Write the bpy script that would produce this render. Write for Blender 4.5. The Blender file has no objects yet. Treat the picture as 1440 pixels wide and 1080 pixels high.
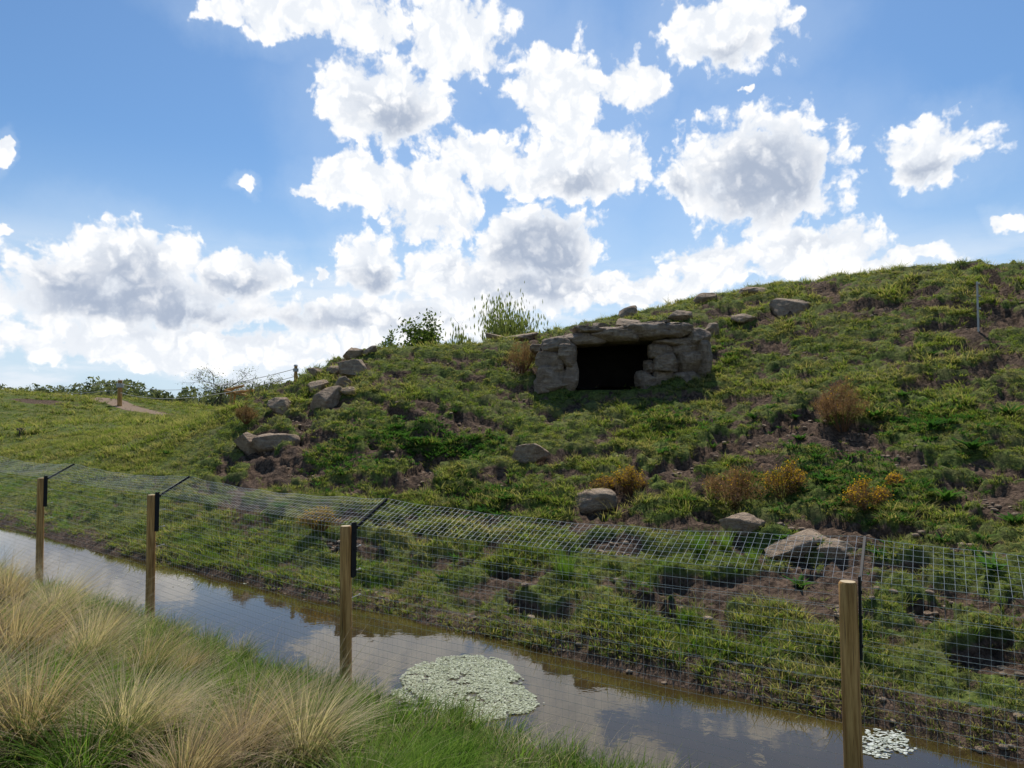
import bpy, math, random, time
import numpy as np
from mathutils import Vector, Matrix
random.seed(7); rng=np.random.default_rng(7)
scene=bpy.context.scene
F=1000.0; PITCH=math.atan(45/1000.0); CZ=2.35
# ---------------------------------------------------------------- helpers
def ray(px,py):
    a=(px-720)/F; b=(540-py)/F
    c,s=math.cos(PITCH),math.sin(PITCH)
    return np.array([a, c-b*s, s+b*c])
def P(px,py,d):
    r=ray(px,py); r=r*(d/r[1]); return np.array([r[0],d,CZ+r[2]])
U=np.array([0.81,-0.586]); N_=np.array([0.586,0.81])
def vv(x,y): return x*N_[0]+y*N_[1]
def sst(a,b,x):
    t=np.clip((x-a)/(b-a),0,1); return t*t*(3-2*t)
def vnoise(x,y,seed=0):
    x=np.asarray(x,float); y=np.asarray(y,float)
    xi=np.floor(x); yi=np.floor(y); fx=x-xi; fy=y-yi
    fx=fx*fx*(3-2*fx); fy=fy*fy*(3-2*fy)
    def h(a,b):
        a=(a.astype(np.int64)&0xffffffff).astype(np.uint64); b=(b.astype(np.int64)&0xffffffff).astype(np.uint64)
        k=(a*np.uint64(374761393)+b*np.uint64(668265263)+np.uint64(seed*144269+17))&np.uint64(0xffffffff)
        k=((k^(k>>np.uint64(13)))*np.uint64(1274126177))&np.uint64(0xffffffff)
        k=k^(k>>np.uint64(16))
        return k.astype(float)/4294967295.0
    a=h(xi,yi); b=h(xi+1,yi); c=h(xi,yi+1); d=h(xi+1,yi+1)
    return (a*(1-fx)+b*fx)*(1-fy)+(c*(1-fx)+d*fx)*fy
def fbm(x,y,o=4,seed=0):
    s=0;a=.5;t=0
    for i in range(o):
        s=s+a*vnoise(np.asarray(x)*2**i+i*13.7,np.asarray(y)*2**i-i*7.3,seed+i); t+=a; a*=.5
    return s/t
# ---------------------------------------------------------------- base terrain (thin plate)
ctrl=[]
for c in [(1440,900,6.3),(1440,770,8.3),(1440,660,11),(1440,560,14),(1440,450,17.5),(1440,376,21),
 (1330,378,22.5),(1200,900,6.9),(1200,770,9.2),(1200,660,12),(1200,560,15.5),(1200,460,20),(1200,394,25),
 (1080,409,26),(1000,880,7.4),(1000,770,10),(1000,660,13),(1000,560,17.5),(1000,470,22.3),(980,429,26.5),
 (865,860,8),(865,740,11),(865,640,14.5),(865,548,19),(865,466,22.5),(880,451,26),(790,468,26.5),
 (760,548,19.3),(760,490,22.5),(700,840,8.8),(700,740,11.5),(700,640,15),(700,550,20),(700,483,26),(700,502,32),
 (600,498,25),(600,517,30),(500,800,10.3),(500,720,12.8),(500,640,15.5),(500,560,19),(510,497,23.5),
 (440,528,23),(400,760,12),(400,680,14.8),(400,600,18.5),(380,556,22.5),(300,588,24.5),(300,640,18),(300,700,15),
 (200,720,15),(200,660,19),(200,612,26),(200,594,35),(200,575,48),
 (0,690,19),(0,640,26),(0,603,36),(0,551,50),(-200,560,45),(-200,620,28),(80,558,50),(170,564,49),(235,579,48),(290,589,46),(340,592,40),
 (100,625,25),(100,590,40),(-300,540,60)]:
    ctrl.append(P(*c))
for t in np.arange(-34,26,5.0):
    p=U*t+N_*6.0; ctrl.append(np.array([p[0],p[1],0.02]))
    p=U*t+N_*3.5; ctrl.append(np.array([p[0],p[1],-0.5]))
for q in [(14.4*1.25,26,6.9),(20,40,6),(11.5,32,7.4),(7,33,6.4),(2,34,4.9),(-3,36,3.8),(-6,32,3.5),(-8,30,2.9),(-12,32,2.0),(-13,38,1.9),(12,4,.85),(20,12,4.7),(17,6,2.2),(25,20,6.5),
          (0,60,3),(20,60,3.5),(-20,65,2.2),(-40,70,2.5),(40,45,4),(-25,80,1.5),(10,85,2),(-60,60,2.5),(60,20,3),(60,70,2),(-60,30,1),(-16,30,1.75)]:
    ctrl.append(np.array(q,float))
C=np.array(ctrl)
def phi(r2): return 0.5*r2*np.log(r2+1e-9)
n=len(C)
D2=((C[:,None,:2]-C[None,:,:2])**2).sum(-1)
K=phi(D2)+np.eye(n)*0.35
Pm=np.hstack([np.ones((n,1)),C[:,:2]])
A=np.zeros((n+3,n+3)); A[:n,:n]=K; A[:n,n:]=Pm; A[n:,:n]=Pm.T
W=np.linalg.solve(A,np.concatenate([C[:,2],np.zeros(3)]))
def tps_exact(x,y):
    x=np.asarray(x,float).ravel(); y=np.asarray(y,float).ravel(); out=np.zeros(len(x))
    for s in range(0,len(x),20000):
        e=slice(s,s+20000)
        d2=(x[e,None]-C[None,:,0])**2+(y[e,None]-C[None,:,1])**2
        out[e]=phi(d2)@W[:n]+W[n]+W[n+1]*x[e]+W[n+2]*y[e]
    return out
gx=np.arange(-110,110.1,.5); gy=np.arange(-110,110.1,.5)
GX,GY=np.meshgrid(gx,gy,indexing='ij'); GT=np.clip(tps_exact(GX.ravel(),GY.ravel()),-6,12).reshape(GX.shape)
def tps(x,y):
    u=np.clip((x+110)/.5,1,len(gx)-3); v=np.clip((y+110)/.5,1,len(gy)-3)
    i=np.floor(u).astype(int); j=np.floor(v).astype(int); a=u-i; b=v-j
    def cub(t):
        return (-.5*t+t*t-.5*t**3, 1-2.5*t*t+1.5*t**3, .5*t+2*t*t-1.5*t**3, -.5*t*t+.5*t**3)
    wa=cub(a); wb=cub(b); out=0
    for p in range(4):
        for q in range(4): out=out+wa[p]*wb[q]*GT[i+p-1,j+q-1]
    return out
def base(x,y):
    x=np.asarray(x,float).ravel(); y=np.asarray(y,float).ravel()
    v=vv(x,y)+ (fbm(x*.9,y*.9,3,5)-.5)*0.45
    r=np.hypot(x,y)
    z=tps(x,y)
    far=sst(62,100,r); z=z*(1-far)+far*(1.0+ (fbm(x*.02,y*.02,2,9)-.5)*1.0)
    z=np.clip(z,-3,9)
    hill=np.maximum(z,0)+0.10*sst(5.9,6.25,v)
    bed=-0.4
    prof=np.interp(v,[-60,-20,0,1.5,2.6,3.5,4.0,4.35,4.7,5.6,5.95,6.1],[1.0,.9,.8,.66,.48,.28,.12,-.06,bed,bed,-.05,0.03])
    s=sst(5.9,6.35,v)
    return prof*(1-s)+hill*s
def hit(px,py,f=base,d0=2.5,d1=90):
    r=ray(px,py); r=r/r[1]
    d=np.geomspace(d0,d1,1500)
    z=CZ+r[2]*d; g=f(r[0]*d,d)
    k=np.where(g>=z)[0]
    i=k[0] if len(k) else 1200
    return np.array([r[0]*d[i],d[i],g[i]])
# ---------------------------------------------------------------- soil scars
scars=[(1060,615,95,-30,17,1),(970,648,60,-14,13,1),(1140,590,45,-12,12,1),(1190,615,60,0,20,.8),(1170,745,130,12,22,.8),(600,660,55,-26,22,1),(565,582,30,8,12,1),(665,592,45,15,13,1),
 (455,618,30,0,13,1),(375,622,45,-8,12,.7),(950,850,75,12,22,1),(1040,893,50,5,14,.9),(1405,930,60,10,30,1),(1300,430,140,4,8,1),(1080,487,42,0,9,1),
 (1420,405,40,25,12,1),(1345,460,80,-10,7,.9),(650,728,38,5,12,.9),(860,772,45,5,15,.8),(548,692,25,5,9,.9),(178,572,60,14,5,.9),
 (1270,645,45,10,12,.8),(735,522,40,5,6,.5),(40,718,45,6,6,.4),(1150,400,30,4,6,.8),(1390,700,40,5,10,.7),(720,560,30,4,5,.6),(1000,700,40,4,9,.7),(480,770,30,8,7,.6),(1300,850,40,8,10,.8),(760,860,40,10,8,.6),
 (560,640,40,-8,10,.8),(500,700,30,4,7,.6),(1180,860,45,5,10,.7),(880,640,40,6,7,.6),(1120,500,40,3,6,.7),(690,680,30,6,8,.7),(1240,440,40,-6,6,.7),(620,510,30,6,5,.5),(60,565,40,3,3,.6),(420,590,24,3,7,.7),(1320,770,60,6,12,.7),(420,660,26,6,8,.7)]
SC=[]
for (px,py,dx,dy,ry,dep) in scars:
    c=hit(px,py); a=(hit(px+dx*.6,py+dy*.6)-hit(px-dx*.6,py-dy*.6))[:2]/1.2
    b=(hit(px,py-ry)-hit(px,py+ry))[:2]/2
    if abs(a[0]*b[1]-a[1]*b[0])<1e-3: continue
    lb=np.linalg.norm(b); b=b*min(1,2.2/lb)
    SC.append((c[:2],np.linalg.inv(np.array([a,b]).T),dep))
def soil(x,y):
    x=np.asarray(x,float).ravel(); y=np.asarray(y,float).ravel()
    m=np.zeros(len(x)); nz=(fbm(x*2.4,y*2.4,4,21)-.5)*1.45
    for c,Mi,dep in SC:
        lx=Mi[0,0]*(x-c[0])+Mi[0,1]*(y-c[1]); ly=Mi[1,0]*(x-c[0])+Mi[1,1]*(y-c[1])
        r=np.hypot(lx,ly)+nz
        m=np.maximum(m,(1-sst(.86,1.06,r))*dep)
    e=fbm(x*.9+40,y*1.5,4,23); r_=np.hypot(x,y)
    e2=fbm(x*2.6+11,y*4.2,3,27)
    act=sst(6.2,7,vv(x,y))*sst(-.46,-.36,x/np.maximum(y,.1))*(1-sst(26,32,r_))
    m=np.maximum(m,sst(.605,.665,e)*.65*act)
    m=np.maximum(m,sst(.66,.73,e2)*.55*act)
    return m
DEN=hit(865,548); DX,DY,DZ=DEN
def hillmask(x,y):
    v=vv(x,y); a=sst(6.1,6.8,v)
    left=sst(-.46,-.36,x/np.maximum(y,.1)); near=1-sst(17,24,np.hypot(x,y))
    return a*np.clip(left+near*.7,.22,1)*(1-sst(35,60,np.hypot(x,y)))
def clump(x,y,zb):
    return fbm(x*1.9+zb*.5,zb*8.5+y*.7,3,31)
def denfoot(x,y):
    return (np.abs(x-DX)<1.2)&(y>DY-.25)&(y<DY+2.3)
def height(x,y,zb=None,s=None):
    x=np.asarray(x,float).ravel(); y=np.asarray(y,float).ravel()
    if zb is None: zb=base(x,y)
    hm=hillmask(x,y)
    cl=clump(x,y,zb); cc=sst(.3,.62,cl)
    det=(cc-.6)*.18+(fbm(x*5,y*6.5,3,41)-.5)*.20+(fbm(x*.8,y*.8,3,47)-.5)*.32
    z=zb+det*hm
    if s is None: s=soil(x,y)
    z-=s*.21*np.clip(hm*1.5,0,1)
    z+=(fbm(x*2,y*2,3,51)-.5)*.08*(1-sst(4,4.6,vv(x,y)))
    z=np.where(denfoot(x,y),np.minimum(z,DZ-.02+.05*(y-DY)),z)
    return z
def H(x,y): return float(height([x],[y])[0])
def ghit(px,py): return hit(px,py,height)
# ---------------------------------------------------------------- mesh helpers
def link(o):
    scene.collection.objects.link(o); return o
def mesh_np(name,V,Fa):
    V=np.asarray(V,np.float32); Fa=np.asarray(Fa,np.int32); k=Fa.shape[1]
    me=bpy.data.meshes.new(name)
    me.vertices.add(len(V)); me.vertices.foreach_set('co',V.ravel())
    me.loops.add(Fa.size); me.loops.foreach_set('vertex_index',Fa.ravel())
    me.polygons.add(len(Fa)); me.polygons.foreach_set('loop_start',np.arange(len(Fa),dtype=np.int32)*k)
    me.update(calc_edges=True); me.validate()
    return me
def fattr(me,name,vals):
    a=me.attributes.new(name,'FLOAT','POINT'); a.data.foreach_set('value',np.asarray(vals,np.float32))
def smooth(me):
    me.polygons.foreach_set('use_smooth',np.ones(len(me.polygons),bool))
class Geo:
    def __init__(s): s.v=[];s.f=[];s.m=[];s.n=0;s.t=[]
    def add(s,V,Fs,mat=0,t=None):
        V=np.asarray(V,float); s.v.append(V)
        for f in Fs: s.f.append(tuple(int(i)+s.n for i in f)); s.m.append(mat)
        s.t.append(np.zeros(len(V)) if t is None else np.asarray(t)); s.n+=len(V)
    def tube(s,A,B,ra,rb,k=6,mat=0,cap=True):
        A=np.asarray(A,float);B=np.asarray(B,float); d=B-A; L=np.linalg.norm(d)
        if L<1e-6: return
        d/=L; w=np.array([0,0,1.]) if abs(d[2])<.9 else np.array([1.,0,0])
        e1=np.cross(d,w); e1/=np.linalg.norm(e1); e2=np.cross(d,e1)
        an=np.arange(k)*2*math.pi/k
        ring=np.cos(an)[:,None]*e1+np.sin(an)[:,None]*e2
        V=np.vstack([A+ring*ra,B+ring*rb])
        Fs=[(i,(i+1)%k,k+(i+1)%k,k+i) for i in range(k)]
        if cap: Fs+= [tuple(range(k-1,-1,-1)),tuple(range(k,2*k))]
        s.add(V,Fs,mat)
    def box(s,c,size,R=None,mat=0):
        o=np.array([[x,y,z] for x in(-.5,.5) for y in(-.5,.5) for z in(-.5,.5)])*np.array(size)
        if R is not None: o=o@np.array(R).T
        s.add(o+np.array(c),[(0,1,3,2),(4,6,7,5),(0,4,5,1),(2,3,7,6),(0,2,6,4),(1,5,7,3)],mat)
    def obj(s,name,mats,sm=False,parent=None):
        me=bpy.data.meshes.new(name); me.from_pydata(np.vstack(s.v).tolist(),[],s.f); 
        for m in mats: me.materials.append(m)
        me.polygons.foreach_set('material_index',np.array(s.m,np.int32))
        fattr(me,'t',np.concatenate(s.t))
        if sm: smooth(me)
        me.update()
        o=bpy.data.objects.new(name,me); link(o)
        if parent: o.parent=parent
        return o
# ---------------------------------------------------------------- node helpers
def newmat(name):
    m=bpy.data.materials.new(name); m.use_nodes=True; nt=m.node_tree; nt.nodes.clear()
    return m,nt
def nd(nt,t,**kw):
    n=nt.nodes.new(t)
    for k,v in kw.items(): setattr(n,k,v)
    return n
def mth(nt,op,a,b=None,c=None,clamp=False):
    n=nt.nodes.new('ShaderNodeMath'); n.operation=op; n.use_clamp=clamp
    for i,x in enumerate((a,b,c)):
        if x is None: continue
        if isinstance(x,(int,float)): n.inputs[i].default_value=x
        else: nt.links.new(x,n.inputs[i])
    return n.outputs[0]
def vmt(nt,op,a,b=None,c=None):
    n=nt.nodes.new('ShaderNodeVectorMath'); n.operation=op
    for i,x in enumerate((a,b,c)):
        if x is None: continue
        if isinstance(x,(tuple,list)): n.inputs[i].default_value=x
        else: nt.links.new(x,n.inputs[i])
    return n
def mixc(nt,f,a,b):
    n=nt.nodes.new('ShaderNodeMix'); n.data_type='RGBA'
    for s,x in ((n.inputs[0],f),(n.inputs[6],a),(n.inputs[7],b)):
        if isinstance(x,(int,float)): s.default_value=x
        elif isinstance(x,(tuple,list)): s.default_value=(*x[:3],1)
        else: nt.links.new(x,s)
    return n.outputs[2]
def mrange(nt,x,a,b,c=0,d=1,sm=True):
    n=nt.nodes.new('ShaderNodeMapRange'); n.interpolation_type='SMOOTHSTEP' if sm else 'LINEAR'
    nt.links.new(x,n.inputs[0])
    for i,v in zip((1,2,3,4),(a,b,c,d)): n.inputs[i].default_value=v
    return n.outputs[0]
def noise(nt,vec,scale,detail=4,rough=.5,out=0,dim='3D'):
    n=nt.nodes.new('ShaderNodeTexNoise'); n.noise_dimensions=dim; n.inputs['Scale'].default_value=scale; n.inputs['Detail'].default_value=detail; n.inputs['Roughness'].default_value=rough
    if vec is not None: nt.links.new(vec,n.inputs['Vector'])
    return n.outputs[out]
def attr(nt,name): 
    n=nt.nodes.new('ShaderNodeAttribute'); n.attribute_name=name; return n.outputs['Fac']
def pos(nt): return nt.nodes.new('ShaderNodeNewGeometry').outputs['Position']
def finish(nt,col,rough=.9,bump=None,bs=.3,bd=.02,spec=.2,trans=None):
    out=nd(nt,'ShaderNodeOutputMaterial'); p=nd(nt,'ShaderNodeBsdfPrincipled')
    if isinstance(col,(tuple,list)): p.inputs['Base Color'].default_value=(*col[:3],1)
    else: nt.links.new(col,p.inputs['Base Color'])
    p.inputs['Roughness'].default_value=rough; p.inputs['Specular IOR Level'].default_value=spec
    if bump is not None:
        b=nd(nt,'ShaderNodeBump'); b.inputs['Strength'].default_value=bs; b.inputs['Distance'].default_value=bd
        nt.links.new(bump,b.inputs['Height']); nt.links.new(b.outputs[0],p.inputs['Normal'])
    nt.links.new(p.outputs[0],out.inputs[0]); return p
def leaf_finish(nt,col,tr):
    out=nd(nt,'ShaderNodeOutputMaterial'); d=nd(nt,'ShaderNodeBsdfDiffuse'); t=nd(nt,'ShaderNodeBsdfTranslucent')
    nt.links.new(col,d.inputs[0]); nt.links.new(vmt(nt,'MULTIPLY',col,(1.3,1.35,.8)).outputs[0],t.inputs[0])
    mx=nd(nt,'ShaderNodeMixShader'); mx.inputs[0].default_value=tr
    nt.links.new(d.outputs[0],mx.inputs[1]); nt.links.new(t.outputs[0],mx.inputs[2]); nt.links.new(mx.outputs[0],out.inputs[0])
# ---------------------------------------------------------------- materials
m_ground,nt=newmat('ground_soil_and_turf'); p_=pos(nt)
n1=noise(nt,p_,1.3,3,.6); n2=noise(nt,p_,14,5,.68)
soilc=mixc(nt,mrange(nt,n2,.35,.7),(.050,.033,.023),(.165,.112,.078))
grc=mixc(nt,mrange(nt,n2,.35,.65),(.036,.050,.013),(.13,.17,.038))
grc=mixc(nt,mrange(nt,n1,.4,.7,0,.55),grc,(.16,.14,.06))
sf=mth(nt,'ADD',attr(nt,'soil'),mth(nt,'MULTIPLY',mth(nt,'SUBTRACT',n2,.5),.7))
col=mixc(nt,mrange(nt,sf,.22,.47),grc,soilc)
col=mixc(nt,mrange(nt,attr(nt,'path'),.3,.7),col,(.24,.175,.125))
finish(nt,col,1,n2,.9,.07,.1)
def grassmat(name,g1,g2,dry,dryamt=.5,tr=.42,tipdry=.5,root=.35):
    m,nt=newmat(name); p_=pos(nt); oi=nd(nt,'ShaderNodeObjectInfo').outputs['Random']
    t=attr(nt,'t'); r=attr(nt,'r')
    c=mixc(nt,oi,g1,g2)
    pn=noise(nt,p_,.9,1,.6)
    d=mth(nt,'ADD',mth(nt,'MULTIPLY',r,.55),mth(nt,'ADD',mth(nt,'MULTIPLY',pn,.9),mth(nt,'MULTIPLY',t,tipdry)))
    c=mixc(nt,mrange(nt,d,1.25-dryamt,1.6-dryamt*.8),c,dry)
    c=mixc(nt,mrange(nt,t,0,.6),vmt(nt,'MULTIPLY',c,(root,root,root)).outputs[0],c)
    leaf_finish(nt,c,tr)
    return m
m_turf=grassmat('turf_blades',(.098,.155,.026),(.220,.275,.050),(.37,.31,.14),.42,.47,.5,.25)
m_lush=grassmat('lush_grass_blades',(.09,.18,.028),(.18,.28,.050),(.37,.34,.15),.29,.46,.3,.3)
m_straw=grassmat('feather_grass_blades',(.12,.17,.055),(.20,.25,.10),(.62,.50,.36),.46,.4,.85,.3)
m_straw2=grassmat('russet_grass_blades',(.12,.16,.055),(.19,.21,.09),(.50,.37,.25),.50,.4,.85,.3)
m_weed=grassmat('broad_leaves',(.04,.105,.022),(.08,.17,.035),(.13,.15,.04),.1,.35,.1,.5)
def rockmat(name,a,b,c_,cs=.35):
    m,nt=newmat(name); p_=pos(nt)
    n1=noise(nt,p_,1.6,4,.6); n2=noise(nt,p_,9,7,.68)
    st=noise(nt,vmt(nt,'MULTIPLY',p_,(1.5,1.5,7)).outputs[0],1.5,5,.65)
    c=mixc(nt,mrange(nt,n2,.3,.7),a,b); c=mixc(nt,mrange(nt,n1,.5,.72),c,c_)
    c=mixc(nt,mrange(nt,st,.60,.50,0,cs),c,vmt(nt,'MULTIPLY',c,(.5,.45,.42)).outputs[0])
    h=mth(nt,'ADD',mth(nt,'MULTIPLY',n2,1.3),mth(nt,'MULTIPLY',st,1.2))
    finish(nt,c,.9,h,1.0,.10,.2)
    return m
m_rock=rockmat('sandstone_boulder',(.29,.205,.14),(.52,.40,.28),(.26,.21,.155),.3)
m_denrock=rockmat('den_rock',(.27,.205,.15),(.52,.41,.31),(.37,.28,.21),.5)
m_dark,nt=newmat('den_painted_shade'); finish(nt,mixc(nt,noise(nt,pos(nt),3,4),(.008,.007,.006),(.028,.022,.018)),1)  # near-black colour paints in the darkness of the den cavity
m_wood,nt=newmat('timber_post_wood'); tc=nd(nt,'ShaderNodeTexCoord').outputs['Object']
st=vmt(nt,'MULTIPLY',tc,(30,30,1.6)).outputs[0]; g=noise(nt,st,1.6,6,.65)
wv=noise(nt,vmt(nt,'MULTIPLY',tc,(60,60,2)).outputs[0],2,3)
c=mixc(nt,mrange(nt,g,.3,.7),(.26,.125,.035),(.60,.345,.125)); c=mixc(nt,mrange(nt,wv,.58,.70,0,.75),c,(.10,.05,.02))
finish(nt,c,.75,g,.7,.01,.2)
m_endwood,nt=newmat('post_end_grain'); finish(nt,mixc(nt,noise(nt,pos(nt),40,4),(.34,.26,.15),(.55,.44,.29)),.8)
m_black,nt=newmat('black_steel_bracket'); finish(nt,(.014,.014,.016),.6,spec=.2)
m_wire,nt=newmat('galvanised_wire'); p=finish(nt,(.64,.65,.64),.45,spec=.5); p.inputs['Metallic'].default_value=.25
m_rope,nt=newmat('grey_rope'); finish(nt,(.45,.43,.40),.8)
m_bark,nt=newmat('bark'); finish(nt,mixc(nt,noise(nt,pos(nt),8,3),(.05,.04,.03),(.13,.11,.085)),.9)
def leafm(name,a,b,tr=.4):
    m,nt=newmat(name); leaf_finish(nt,mixc(nt,attr(nt,'t'),a,b),tr); return m
m_leaf=leafm('tree_leaves',(.06,.095,.025),(.16,.21,.05))
m_leaf2=leafm('willow_leaves',(.13,.155,.05),(.24,.27,.10))
m_dist=leafm('distant_foliage',(.10,.12,.06),(.22,.23,.12),.3)
m_twig=leafm('dry_gorse_twigs',(.18,.095,.05),(.42,.25,.14),.25)
m_gorse=leafm('gorse_green_spines',(.06,.08,.02),(.14,.15,.04),.3)
m_flower=leafm('gorse_flowers',(.60,.32,.02),(.85,.55,.05),.35)
m_duck=leafm('pond_leaves',(.30,.32,.20),(.62,.64,.50),.2)
m_white=leafm('pond_petals',(.40,.42,.34),(.7,.72,.66),.2)
m_water,nt=newmat('pond_water'); p_=pos(nt)
nb=mth(nt,'ADD',noise(nt,p_,4,3,.5),mth(nt,'MULTIPLY',noise(nt,p_,22,2,.5),.12))
wc=mixc(nt,noise(nt,p_,.8,3),(.018,.013,.005),(.066,.044,.016))
p=finish(nt,wc,.008,nb,.032,.03,spec=.5); p.inputs['IOR'].default_value=1.52
# ---------------------------------------------------------------- terrain mesh
ang=np.radians(np.concatenate([np.linspace(-50,50,880),np.linspace(50,310,70)[1:-1]]))
rad=np.concatenate([[0.05,.5,.9],np.geomspace(1.3,62,700),np.geomspace(62,2500,36)[1:]])
AA,RR=np.meshgrid(ang,rad); X=(RR*np.sin(AA)).ravel(); Y=(RR*np.cos(AA)).ravel()
ZB=base(X,Y); S=soil(X,Y); Z=height(X,Y,ZB,S); nA=len(ang); nR=len(rad)
i,j=np.meshgrid(np.arange(nR-1),np.arange(nA),indexing='ij'); j2=(j+1)%nA
Fa=np.stack([i*nA+j,i*nA+j2,(i+1)*nA+j2,(i+1)*nA+j],-1).reshape(-1,4)
me=mesh_np('ground',np.stack([X,Y,Z],1),Fa[:,::-1]); smooth(me); me.materials.append(m_ground)
V_=vv(X,Y)
mud=(1-sst(.25,.42,np.abs(V_-6.05)+(fbm(X*2,Y*2,3,61)-.5)*.4))
bed=((V_>4.15)&(V_<6.0)).astype(float)
cl=clump(X,Y,ZB); gaps=(1-sst(.36,.46,cl))*.65*hillmask(X,Y)
fattr(me,'soil',np.clip(np.maximum.reduce([S,mud*.9,bed,gaps]),0,1))
pth=hit(178,572); PC=[s for s in SC if np.hypot(s[0][0]-pth[0],s[0][1]-pth[1])<.01][0]
lx=PC[1][0,0]*(X-PC[0][0])+PC[1][0,1]*(Y-PC[0][1]); ly=PC[1][1,0]*(X-PC[0][0])+PC[1][1,1]*(Y-PC[0][1])
fattr(me,'path',1-sst(.7,1.2,np.hypot(lx,ly)+(fbm(X,Y,2,3)-.5)*.6))
link(bpy.data.objects.new('ground',me))
# water
wu=np.array([-60,60.]); 
V=[tuple(U*u+N_*v)+(0.0,) for u in wu for v in (3.7,6.9)]
g=Geo(); g.add(V,[(0,2,3,1)]); g.obj('pond_water',[m_water])
# ---------------------------------------------------------------- blades
def blades(n,h,spread,w,lean=.35,droop=.4,segs=3,bias=(0,0),hv=.35,shape=1.5,seed=1,wmid=False):
    r=np.random.default_rng(seed)
    a=r.uniform(0,2*np.pi,n); rr=spread*np.sqrt(r.random(n))
    B=np.stack([rr*np.cos(a),rr*np.sin(a),np.zeros(n)],1)
    a2=a+r.normal(0,.7,n); ln=np.abs(r.normal(lean,lean*.45,n)); L=h*(1-hv+2*hv*r.random(n)) 
    D=np.stack([np.cos(a2)*ln+bias[0],np.sin(a2)*ln+bias[1],np.zeros(n)],1)
    side=np.stack([-np.sin(a2),np.cos(a2),np.zeros(n)],1)
    rot=r.uniform(-.9,.9,n)[:,None]; side=side*np.cos(rot)+np.stack([np.cos(a2),np.sin(a2),np.zeros(n)],1)*np.sin(rot)
    T=np.linspace(0,1,segs+1); Vs=[];Ts=[]
    dr=droop*r.uniform(.5,1.4,n)
    for t in T:
        c=B+D*(L*(.45*t+.75*t*t))[:,None]; c[:,2]=L*(t-dr*t*t*.6)-.01
        ww=w*((math.sin(math.pi*min(.97,.12+.85*t))) if wmid else (1-t**shape*.92))
        Vs+= [c-side*ww/2,c+side*ww/2]; Ts+=[np.full(n,t)]*2
    V=np.stack(Vs,1).reshape(-1,3); Tt=np.stack(Ts,1).ravel(); k=2*(segs+1)
    Fs=[]
    b=np.arange(n)*k
    for s in range(segs): Fs.append(np.stack([b+2*s,b+2*s+1,b+2*s+3,b+2*s+2],1))
    R=np.repeat(r.random(n),k)
    return V,np.vstack(Fs),Tt,R
def blade_mesh(name,mat,*parts):
    Vs=[];Fs=[];Ts=[];Rs=[];o=0
    for (V,Fc,T,R) in parts: Vs.append(V);Fs.append(Fc+o);Ts.append(T);Rs.append(R);o+=len(V)
    me=mesh_np(name,np.vstack(Vs),np.vstack(Fs)); fattr(me,'t',np.concatenate(Ts)); fattr(me,'r',np.concatenate(Rs)); me.materials.append(mat); return me
def source(name,meshes):
    col=bpy.data.collections.new(name)
    for m in meshes: col.objects.link(bpy.data.objects.new(m.name,m))
    return col
def scatter(name,Pts,rot,scl,idx,col):
    me=bpy.data.meshes.new(name); me.vertices.add(len(Pts)); me.vertices.foreach_set('co',np.asarray(Pts,np.float32).ravel())
    a=me.attributes.new('rot','FLOAT_VECTOR','POINT'); a.data.foreach_set('vector',np.asarray(rot,np.float32).ravel())
    a=me.attributes.new('scl','FLOAT_VECTOR','POINT'); a.data.foreach_set('vector',np.asarray(scl,np.float32).ravel())
    a=me.attributes.new('idx','INT','POINT'); a.data.foreach_set('value',np.asarray(idx,np.int32))
    o=link(bpy.data.objects.new(name,me))
    ng=bpy.data.node_groups.new(name+'_nodes','GeometryNodeTree')
    ng.interface.new_socket('Geometry',in_out='INPUT',socket_type='NodeSocketGeometry'); ng.interface.new_socket('Geometry',in_out='OUTPUT',socket_type='NodeSocketGeometry')
    gi=ng.nodes.new('NodeGroupInput'); go=ng.nodes.new('NodeGroupOutput')
    ci=ng.nodes.new('GeometryNodeCollectionInfo'); ci.inputs['Collection'].default_value=col; ci.inputs['Separate Children'].default_value=True; ci.inputs['Reset Children'].default_value=True
    ip=ng.nodes.new('GeometryNodeInstanceOnPoints'); ip.inputs['Pick Instance'].default_value=True
    def na(nm,t):
        x=ng.nodes.new('GeometryNodeInputNamedAttribute'); x.data_type=t; x.inputs['Name'].default_value=nm
        return [s for s in x.outputs if s.enabled and s.name=='Attribute'][0]
    er=ng.nodes.new('FunctionNodeEulerToRotation')
    L=ng.links.new
    L(gi.outputs[0],ip.inputs['Points']); L(ci.outputs[0],ip.inputs['Instance'])
    L(na('rot','FLOAT_VECTOR'),er.inputs[0]); L(er.outputs[0],ip.inputs['Rotation'])
    L(na('scl','FLOAT_VECTOR'),ip.inputs['Scale']); L(na('idx','INT'),ip.inputs['Instance Index'])
    L(ip.outputs[0],go.inputs[0])
    md=o.modifiers.new('scatter','NODES'); md.node_group=ng
    return o
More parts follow.
